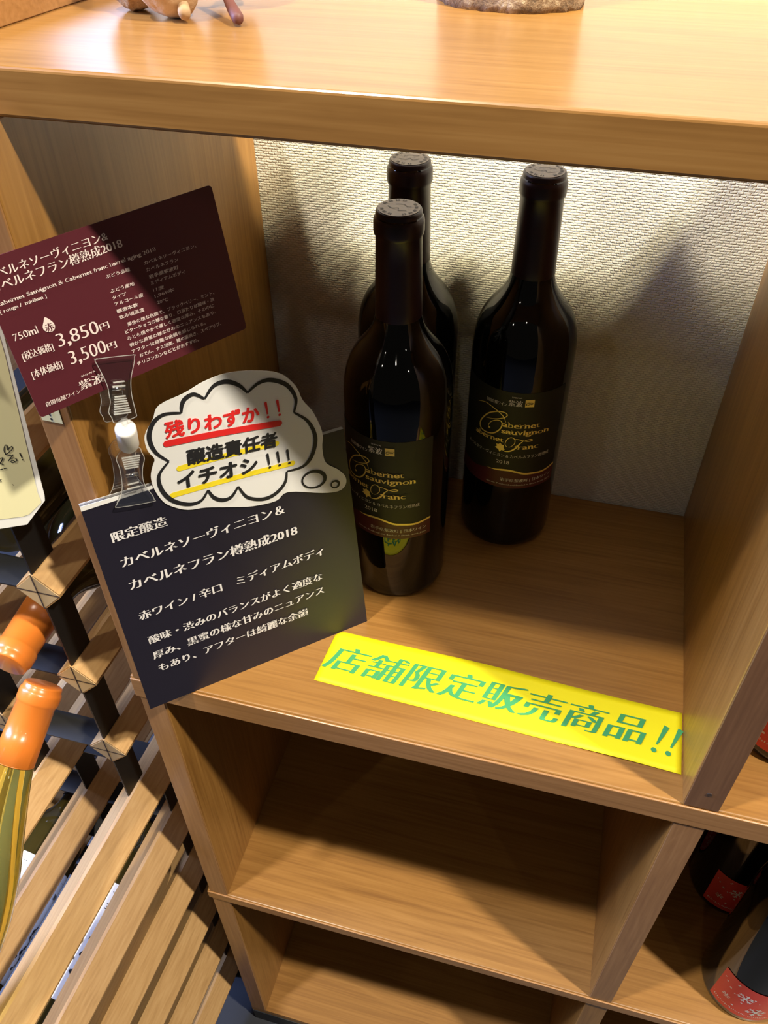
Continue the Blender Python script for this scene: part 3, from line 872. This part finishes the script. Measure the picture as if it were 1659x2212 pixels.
link('board', FM.sheet(rounded(D['maroon_poly'], .0022), 0.0006), M['card_maroon'], mc)
ik = Ink()
for t, p0, p1, h in D['maroon_text']:
    st = 'mincho' if any(ord(c) > 0x2000 for c in t) else ('sans' if t == 'SHIWA' else 'serif')
    if h is not None and t[0] in '37':
        h = h / .72
    ik.text(t, p0, p1, h, st, bold=.4 if st == 'mincho' else 0, base=0.0 if t in ('3,850', '3,500') else None)
for t, p0, p1, h in D['maroon_text2']:
    ik.text(t, p0, p1, h * .92, 'sans', bold=.008)
ik.lay('white_lettering', FM.at(0.0003), M['ink_pink'], mc)
ik = Ink(); ik.poly(catmull(D['drop'], 3, True)); ik.lay('drop_mark', FM.at(0.0003), M['ink_pink'], mc)
ik = Ink(); (dc, hh) = D['drop_t']; ik.text('赤', (dc[0] - .0021, dc[1] - .0026), (dc[0] + .0021, dc[1] - .0026), None, 'mincho')
ik.lay('maroon_character', FM.at(0.0005), M['card_maroon'], mc)

# small white paper stuck on the panel edge
s0, s1, s2 = (Vector(p) for p in D['sticker'])
up = (s2 - s1).normalized() * 0.05
V = [s0, s1, s1 + up, s0 + up]
V = V + [v + Vector((0, .0003, 0)) for v in V]
st = link('paper_tag', mesh(V, [(0, 1, 2, 3), (7, 6, 5, 4), (0, 4, 5, 1), (1, 5, 6, 2), (2, 6, 7, 3), (3, 7, 4, 0)]), M['paper_cream'], label='small white paper corner with an exclamation mark sticking out below the maroon card', category='paper')
ex = s0.lerp(s1, .52)
ud = up.normalized()
sd_ = Vector((1, 0, 0))
k = Ink(); k.add(dot2d((0, .0022), .0008)); k.stroke([(.0000, .0042), (-.0005, .0062), (-.0008, .013)], [.0008, .0014, .0020])
k.lay('exclamation_mark', lambda u, v, w: ex + sd_ * u + ud * v + Vector((0, -.0004, 0)), M['ink_black'], st, loc=(0, 0, 0))

# ------------------------------------------------------------------ clear clip between the cards
clip = empty('sign_clip', 'clear plastic double clip joining the black card and the maroon card', 'clip', tuple(FB.at(0.003)(0.04, 0.19)))


def clip_half(FR, outline, off0, off1, flip, ribs, pin):
    front = FR.sheet(catmull(outline, 3, True), 0.0012, off0)
    o = link('jaw', front, M['clear_plastic'], clip)
    ring = catmull(outline, 3, True)
    rv, rf = ribbon2d(ring, .00042, True)
    link('rim', flat_mesh([FR.at(off0 + .0002)(*p) for p in rv], rf), M['rim_plastic'], o)
    sgn = 1 if flip else -1
    # back plate, shifted a little to the left, behind the card
    sh = [(p[0] - .0022, p[1] - .0010 * sgn) for p in outline]
    o = link('jaw', FR.sheet(catmull(sh, 3, True), 0.0012, off1), M['clear_plastic'], clip)
    rv, rf = ribbon2d(catmull(sh, 3, True), .0003, True)
    link('rim', flat_mesh([FR.at(off1 + .0002)(*p) for p in rv], rf), M['rim_plastic'], o)
    for L_, R_ in ribs:
        L_, R_ = Vector(L_), Vector(R_)
        up_ = Vector((-(R_ - L_).y, (R_ - L_).x)).normalized() * .00028
        link('grip_rib', FR.sheet([tuple(L_ - up_), tuple(R_ - up_), tuple(R_ + up_), tuple(L_ + up_)], .0007, off0 + .0008), M['rim_plastic'], clip)
    a = FR.at(off0 - .0032)(*pin[0]); b = FR.at(off0 - .0032)(*pin[1])
    link('spring_pin', tube([a, b], .0012, 16), M['steel'], clip, smooth=True)
    # the two cheeks beside the spring
    d_ = (Vector(pin[1]) - Vector(pin[0])).normalized() * .0007
    n_ = Vector((-d_.y, d_.x)).normalized() * .0045
    for c_ in (Vector(pin[0]) - d_ * 1.6, Vector(pin[1]) + d_ * 1.6):
        link('cheek', FR.sheet([tuple(c_ - d_ * .5 - n_), tuple(c_ + d_ * .5 - n_), tuple(c_ + d_ * .5 + n_), tuple(c_ - d_ * .5 + n_)], off0 - off1 - .0024, off0 - .0012), M['clear_plastic'], clip)


clip_half(FM, D['clip_up'], .0042, -.0030, True, D['ribs_up'], D['pin_up'])
clip_half(FB, D['clip_lo'], .0042, -.0052, False, D['ribs_lo'], D['pin_lo'])
q1, q2, q3, q4 = (Vector(p) for p in D['joint'])
fo1, fo2 = FM.n * .0015, FB.n * .0015
a_, b_ = q2 + fo1, q3 + fo2
link('stem', tube([q1 + fo1 + (q1 - q2) * .4, a_.lerp(b_, .2)], .0017, 14), M['clear_plastic'], clip, smooth=True)
link('stem', tube([a_.lerp(b_, .8), q4 + fo2], .0017, 14), M['clear_plastic'], clip, smooth=True)
dj = (b_ - a_).normalized()
link('joint_sleeve', tube([a_, a_ + dj * .0006, a_ + dj * .002, b_ - dj * .002, b_ - dj * .0006, b_], [.0046, .0054, .0058, .0058, .0054, .0046], 28), M['milky_plastic'], clip, smooth=True)

# ------------------------------------------------------------------ cream card on the rack
FC = Frame(D['cream'])
cc_ = empty('handwritten_card', 'cream card with white border and handwriting at the left, in front of the rack', 'sign', tuple(FC.O))
link('board', FC.sheet(D['cream_poly'], 0.0008), M['paper_white'], cc_)
ik = Ink(); ik.poly(D['cream_in']); ik.lay('cream_panel', FC.at(.0003), M['paper_cream'], cc_)
ik = Ink()
hp = catmull(D['cream_heart'], 5)
ik.stroke(hp, .0005)
for t, p0, p1, h in D['cream_text']:
    ik.text(t, p0, p1, h, 'sans', bold=-.012)
ik.lay('handwriting', FC.at(.0006), M['ink_black'], cc_)

# ------------------------------------------------------------------ wine rack
DIR = Vector((0.0786, 1.0, 0.0644))
HB = 0.0180
RX0, RZ0, PX, PZ = -0.052, 0.0972, 0.097, 0.1005
rng = random.Random(3)


def bar_me(col, lev, ya, yb):
    HB = 0.0180 if lev < 3 else 0.0208
    bx = RX0 - PX * col; bz = RZ0 - PZ * lev - .0180
    V = []
    c = 0.0016
    prof = [(-c, HB - c), (c, HB - c), (HB - c * .8, c), (HB - c, -c), (c, -HB + c), (-c, -HB + c), (-HB + c, -c), (-HB + c, c)]
    for y in (ya, yb):
        for a, b in prof:
            V.append((bx + a + DIR.x * y, y, bz + b + DIR.z * y))
    n = len(prof)
    F = [tuple(range(n)), tuple(range(2 * n - 1, n - 1, -1))] + [(i, (i + 1) % n, (i + 1) % n + n, i + n) for i in range(n)]
    return mesh(V, F), bx, bz


def add_bar(rack, col, lev, ya, yb, ends=True):
    me, bx, bz = bar_me(col, lev, ya, yb)
    HB = 0.0180 if lev < 3 else 0.0208
    o = link('bar', me, M['bar_wood'], rack)
    if ends:
        c = .0016
        prof = [(0, HB - c), (HB - c, 0), (0, -HB + c), (-HB + c, 0)]
        f = lambda a, b, y: (bx + a + DIR.x * y, y, bz + b + DIR.z * y)
        e = mesh([f(a, b, ya - .0004) for a, b in prof] + [f(a, b, ya + .0002) for a, b in prof], [(0, 1, 2, 3), (7, 6, 5, 4), (0, 4, 5, 1), (1, 5, 6, 2), (2, 6, 7, 3), (3, 7, 4, 0)])
        link('end_grain', e, M['end_grain'], o)
        w = .0006
        ms = []
        for q in ([(-w, HB - .001), (w, HB - .001), (w, -HB + .001), (-w, -HB + .001)], [(-HB + .001, w), (HB - .001, w), (HB - .001, -w), (-HB + .001, -w)]):
            ms.append(flat_mesh([f(a, b, ya - .0006) for a, b in q], [(0, 1, 2, 3)]))
        link('saw_kerf', join_me(ms), M['kerf'], o)
    return o


def strap_v(rack, col, za, zb, y0, y1):
    bx = RX0 - PX * col
    t = .0007
    V = []
    for z in (za, zb):
        for s_, y in ((-t, y0), (t, y0), (t, y1), (-t, y1)):
            V.append((bx + s_ + DIR.x * y, y, z + DIR.z * y))
    link('strap', mesh(V, [(0, 1, 2, 3), (7, 6, 5, 4), (0, 4, 5, 1), (1, 5, 6, 2), (2, 6, 7, 3), (3, 7, 4, 0)]), M['black_steel'], rack)


def strap_h(rack, lev, xa, xb, y0, y1):
    bz = RZ0 - PZ * lev - HB
    t = .0007
    V = []
    for x in (xa, xb):
        for s_, y in ((-t, y0), (t, y0), (t, y1), (-t, y1)):
            V.append((x + DIR.x * y, y, bz + s_ + DIR.z * y))
    link('strap', mesh(V, [(0, 1, 2, 3), (7, 6, 5, 4), (0, 4, 5, 1), (1, 5, 6, 2), (2, 6, 7, 3), (3, 7, 4, 0)]), M['black_steel'], rack)


rack = empty('wine_rack', 'upper wine rack of wooden bars with black steel straps left of the shelf unit', 'rack', (-0.1, 0.13, -0.2))
for lev in range(-2, 3):
    for col in range(3):
        add_bar(rack, col, lev, 0.0, 0.27)
for col in range(3):
    strap_v(rack, col, RZ0 + 2 * PZ - .03, RZ0 - 2.96 * PZ, .0006, .0240)
for lev in range(-2, 3):
    strap_h(rack, lev, RX0 - 2 * PX, RX0, .0006, .0240)
low = empty('wine_rack', 'lower deeper wine rack whose long wooden bars run down to the front', 'rack', (-0.1, 0.0, FLOOR_Z))
for lev in range(3, 9):
    for col in range(3):
        add_bar(low, col, lev, -0.31, 0.27)
for col in range(3):
    strap_v(low, col, RZ0 - 3 * PZ - .01, FLOOR_Z, .040, .064)
    strap_v(low, col, RZ0 - 3 * PZ - .01, FLOOR_Z, -.3095, -.285)
for lev in range(3, 9):
    strap_h(low, lev, RX0 - 2 * PX, RX0, .040, .064)
    strap_h(low, lev, RX0 - 2 * PX, RX0, -.3095, -.285)


# ------------------------------------------------------------------ bottles in the rack
def aim(o, mouth, axis, length):
    """stand a bottle built along +Z so that its mouth is at mouth; axis points from base to mouth"""
    z = Vector(axis).normalized()
    o.rotation_euler = z.to_track_quat('Z', 'Y').to_euler()
    o.location = Vector(mouth) - z * length


SLOPED = [(0.0, 0.004), (0.030, 0.002), (0.0385, 0.001), (0.0405, 0.006), (0.0410, 0.060), (0.0408, 0.110), (0.0400, 0.130), (0.0375, 0.147), (0.0340, 0.164), (0.0292, 0.182), (0.0245, 0.200), (0.0200, 0.218), (0.0168, 0.232), (0.0152, 0.242), (0.0146, 0.250), (0.0140, 0.287), (0.0140, 0.298)]


def slim_bottle(name, label, glass, caps, paper=None, group='bottles lying in the wine rack', shape=BODY):
    t = empty(name, label, 'bottle', (0, 0, 0), group)
    link('glass_body', smooth_me(lathe([(r, z) for r, z in shape], 48, cap0=False)), glass, t, loc=(0, 0, 0))
    link('capsule', smooth_me(lathe([(r * 1.03, max(z, .241) if z < .24 else z) for r, z in CAPS], 48, False, False)), caps, t, loc=(0, 0, 0))
    if paper:
        lb = link('label', smooth_me(wrap(.0378, -.118, .118, lambda u: .055, lambda u: .165, .0003, 90)), M['paper_white'] if paper == 'white' else M[paper], t, loc=(0, 0, 0))
        k = Ink()
        for kk in range(20):
            a = -.115 + kk * .0115
            k.text('30', (a, .140), (a + .007, .140), None, 'sans', bold=.01)
            k.text('…', (a, .156), (a + .006, .156), None, 'sans')
            pts = [(a + .004 + .0035 * math.sin(q * 1.9 + kk), .070 + .0052 * q) for q in range(9)]
            k.stroke(catmull(pts, 4), .0012)
            for p in pts:
                k.add(dot2d(p, .0018 + .0008 * math.sin(p[1] * 900)))
        k.lay('black_lettering', cyl(.0378, .0006), M['ink_black'], lb, loc=(0, 0, 0))
    return t


ob = slim_bottle('wine_bottle', 'dark bottle lying in the rack with its orange capsule pointing forward', M['green_glass'], M['capsule_orange'])
aim(ob, (-0.0873, -0.020, 0.0121), (0.0, -1.0, -0.09), 0.301)
wbt = slim_bottle('white_wine_bottle', 'yellow-green wine bottle with orange capsule slanting in front of the rack', M['yellow_glass'], M['capsule_orange'], group='bottles displayed on the rack', shape=SLOPED)
aim(wbt, (-0.0732, -0.0107, -0.0200), (0.139, 0.775, 0.605), 0.301)


def rack_cell(lev, y, dz=0.0):
    return Vector((RX0 - PX * .5 + DIR.x * y, y, RZ0 - PZ * (lev + 1) - HB + .0385 + DIR.z * y + dz))


lb1 = slim_bottle('wine_bottle', 'dark bottle with white label seen between the two highest long bars by the shelf unit', M['green_glass'], M['capsule_wine'], 'white')
c0 = rack_cell(4, 0.114)
aim(lb1, c0, DIR, 0.301)
lb2 = dup(lb1, lb1.location, 0, 'dark bottle with white label beside the yellow-green bottle, second rack column')
lb2.rotation_euler = lb1.rotation_euler
lb2.location = lb1.location + Vector((-PX, 0.005, 0))
lb3 = slim_bottle('wine_bottle', 'olive-green bottle one row below the white-labelled one, only a sliver of glass', M['green_glass'], M['capsule_wine'])
aim(lb3, rack_cell(5, 0.135) + Vector((.003, 0, 0)), DIR, 0.301)
for lv, txt in ((6, 'green bottle two rows below the white-labelled one, a sliver between long bars'),):
    q_ = dup(lb3, lb3.location, 0, txt)
    q_.rotation_euler = lb3.rotation_euler
    q_.location = lb3.location + Vector((0, 0, -PZ * (lv - 5)))
ub = slim_bottle('wine_bottle', 'dark olive bottle deep in the upper rack beside the cream card', M['green_glass'], M['capsule_wine'])
aim(ub, rack_cell(-1, 0.262) , DIR, 0.2425)
ub.location = ub.location + Vector((0, 0.0, 0))

# ------------------------------------------------------------------ red-labelled bottles in the right compartments

def red_bottle(label, loc, rotz):
    t = empty('red_label_bottle', label, 'bottle', loc, 'red labelled wine bottles on the right')
    link('glass_body', smooth_me(lathe([(r, z) for r, z in BODY], 64, cap0=False)), M['bottle_glass'], t, loc=(0, 0, 0))
    link('capsule', smooth_me(lathe(CAPS, 40, False, False)), M['capsule_wine'], t, loc=(0, 0, 0))
    lb = link('label', smooth_me(wrap(.0378, -.031, .031, lambda u: .012, lambda u: .073, .0003)), M['label_red'], t, loc=(0, 0, 0))
    k = Ink()

    def flake(c, r, arms=6):
        for q in range(arms):
            a = q * 2 * PI / arms + .3
            e = (c[0] + r * math.cos(a), c[1] + r * math.sin(a))
            k.stroke([c, e], r * .16)
            for s_ in (-1, 1):
                m_ = (c[0] + r * .6 * math.cos(a), c[1] + r * .6 * math.sin(a))
                k.stroke([m_, (m_[0] + r * .35 * math.cos(a + s_ * .9), m_[1] + r * .35 * math.sin(a + s_ * .9))], r * .12)
    flake((-.006, .052), .0075); flake((.008, .032), .0085); flake((.019, .055), .005); flake((-.019, .035), .004); flake((.024, .040), .0035)
    for q in range(16):
        k.add(dot2d((rng.uniform(-.028, .028), rng.uniform(.026, .068)), rng.uniform(.0005, .0012), 8))
    k.text('WINE  OF  IWATE', (-.024, .0185), (.024, .0185), .004, 'serif') if False else None
    k.stroke([(-.029, .0235), (.029, .0235)], .0004)
    for q in range(34):
        a = -.027 + q * .0016
        k.stroke([(a, .0190), (a + rng.uniform(-.0004, .0004), .0190 + rng.uniform(.0012, .0026))], .0007)
    k.lay('white_print', cyl(.0378, .0006), M['label_white'], lb, loc=(0, 0, 0))
    t.rotation_euler = (0, 0, rotz)
    return t


rb = red_bottle('bottle with red snowflake label at the front of the lower right compartment', (0.5265, 0.0525, Z2), math.radians(-8))
dup(rb, (0.516, 0.147, Z2), math.radians(4), 'bottle with dark red label half in shadow beside the lower right divider')
dup(rb, (0.4490, 0.2000, Z2), math.radians(-6), 'bottle deep in the lower right compartment, a red sliver behind the divider')
dup(rb, (0.533, 0.232, Z2), math.radians(5), 'bottle in the dark at the back of the lower right compartment')
dup(rb, (0.609, 0.10, Z2), math.radians(10), 'bottle with red label cut off at the right picture edge')
dup(rb, (0.456, 0.079, 0.0), math.radians(-20), 'bottle with red label on the upper shelf right of the divider')

# ------------------------------------------------------------------ things on the counter top
log_t = empty('log_slice', 'bark-covered log standing on the counter top', 'log', (0.2135, 0.1750, TOP_Z1))
V, F = [], []
SEG, RW = 96, 26
lr = random.Random(5)
ph = [lr.uniform(0, 6.28) for _ in range(12)]
for j in range(RW + 1):
    z = 0.085 * j / RW
    for i in range(SEG):
        a = 2 * PI * i / SEG
        r = .0362 + .0009 * math.sin(3 * a + ph[0]) + .0006 * math.sin(7 * a + ph[1] + z * 40) + .0005 * math.sin(17 * a + ph[2] + 9 * math.sin(z * 120 + ph[3])) + lr.uniform(-.0006, .0006)
        V.append((r * math.cos(a), r * math.sin(a) * .76 - .0088 * 0, z))
for j in range(RW):
    for i in range(SEG):
        k_ = (i + 1) % SEG
        F.append((j * SEG + i, j * SEG + k_, (j + 1) * SEG + k_, (j + 1) * SEG + i))
F.append(tuple(range(SEG - 1, -1, -1)))
link('bark', flat_mesh(V, F), M['bark'], log_t, smooth=True, loc=(0, 0, 0))
cf = lathe([(0.0, .0848), (.0350, .0848), (.0350, .0856), (0.0, .0856)], 48, False, False)
cf.transform(Matrix.Scale(.76, 4, (0, 1, 0)))
link('cut_face', cf, M['peeled_wood'], log_t, loc=(0, 0, 0))

orn = empty('driftwood_ornament', 'rough cork and twig ornament on the left of the counter top', 'ornament', (0.058, 0.112, TOP_Z1))


def lump(c, sx, sy, sz, seed, amp=.12):
    bm = bmesh.new()
    bmesh.ops.create_icosphere(bm, subdivisions=5, radius=1.0)
    rr = random.Random(seed)
    ks = [(Vector((rr.uniform(-3, 3), rr.uniform(-3, 3), rr.uniform(-3, 3))), rr.uniform(0, 6)) for _ in range(8)]
    for v in bm.verts:
        d = sum(math.sin(k.dot(v.co) * 1.6 + p) for k, p in ks) / 8
        q = v.co * (1 + amp * 2 * d + amp * .55 * noise.fractal(v.co * 2.6 + Vector((seed, 0, 0)), .8, 2.1, 4) + amp * .35 * noise.noise(v.co * 11))
        v.co = Vector((c[0] + q.x * sx, c[1] + q.y * sy, max(c[2] + q.z * sz, .0003)))
    me = bpy.data.meshes.new('mesh'); bm.to_mesh(me); bm.free()
    return me


o = link('cork_bark', lump((-.019, .004, .022), .017, .015, .0205, 4, .14), M['cork'], orn, smooth=True, loc=(0, 0, 0))
link('heartwood', lump((.004, -.006, .020), .0165, .0145, .0205, 9, .05), M['peeled_wood'], orn, smooth=True, loc=(0, 0, 0))
link('cork_bark', lump((.022, .022, .030), .016, .014, .026, 14, .16), M['cork'], orn, smooth=True, loc=(0, 0, 0))
link('twig', tube([(.006, .018, .034), (.009, .000, .018), (.0125, -.010, .0085), (.0150, -.0150, .0048), (.0162, -.0172, .0038)], [.0021, .0020, .0022, .0030, .0026]), M['twig_pale'], orn, smooth=True, loc=(0, 0, 0))
link('twig', tube([(.010, .030, .034), (.021, .012, .020), (.033, -.005, .0085), (.037, -.0095, .0055), (.041, -.0145, .0035), (.0427, -.0168, .0030)], [.0022, .0021, .0022, .0027, .0029, .0020]), M['twig_red'], orn, smooth=True, loc=(0, 0, 0))

plank = empty('wooden_board', 'plain light wooden board lying at the left end of the counter top', 'board', (-0.06, 0.12, TOP_Z1))
q = (Vector((-.0074, .0695, 0)), Vector((.0015, .1308, 0)))
dr = (q[1] - q[0]).normalized()
nr = Vector((-dr.y, dr.x, 0))
p0, p1, W = q[0] - dr * .03, q[1] + dr * .06, .11


def slab(w0, w1, z0, z1, l0=0.0, l1=0.0):
    V = [p0 + nr * w0 + dr * l0, p1 + nr * w0 - dr * l1, p1 + nr * w1 - dr * l1, p0 + nr * w1 + dr * l0]
    V = [Vector((v.x, v.y, TOP_Z1 + z0)) for v in V] + [Vector((v.x, v.y, TOP_Z1 + z1)) for v in V]
    return mesh(V, [(0, 1, 2, 3), (7, 6, 5, 4), (0, 4, 5, 1), (1, 5, 6, 2), (2, 6, 7, 3), (3, 7, 4, 0)])


link('plank', slab(0, W, .0002, .0105), M['box_wood'], plank)
link('edge_band', slab(-.0004, .0008, .0006, .0100, .0005, .0005), M['edge_wood'], plank)
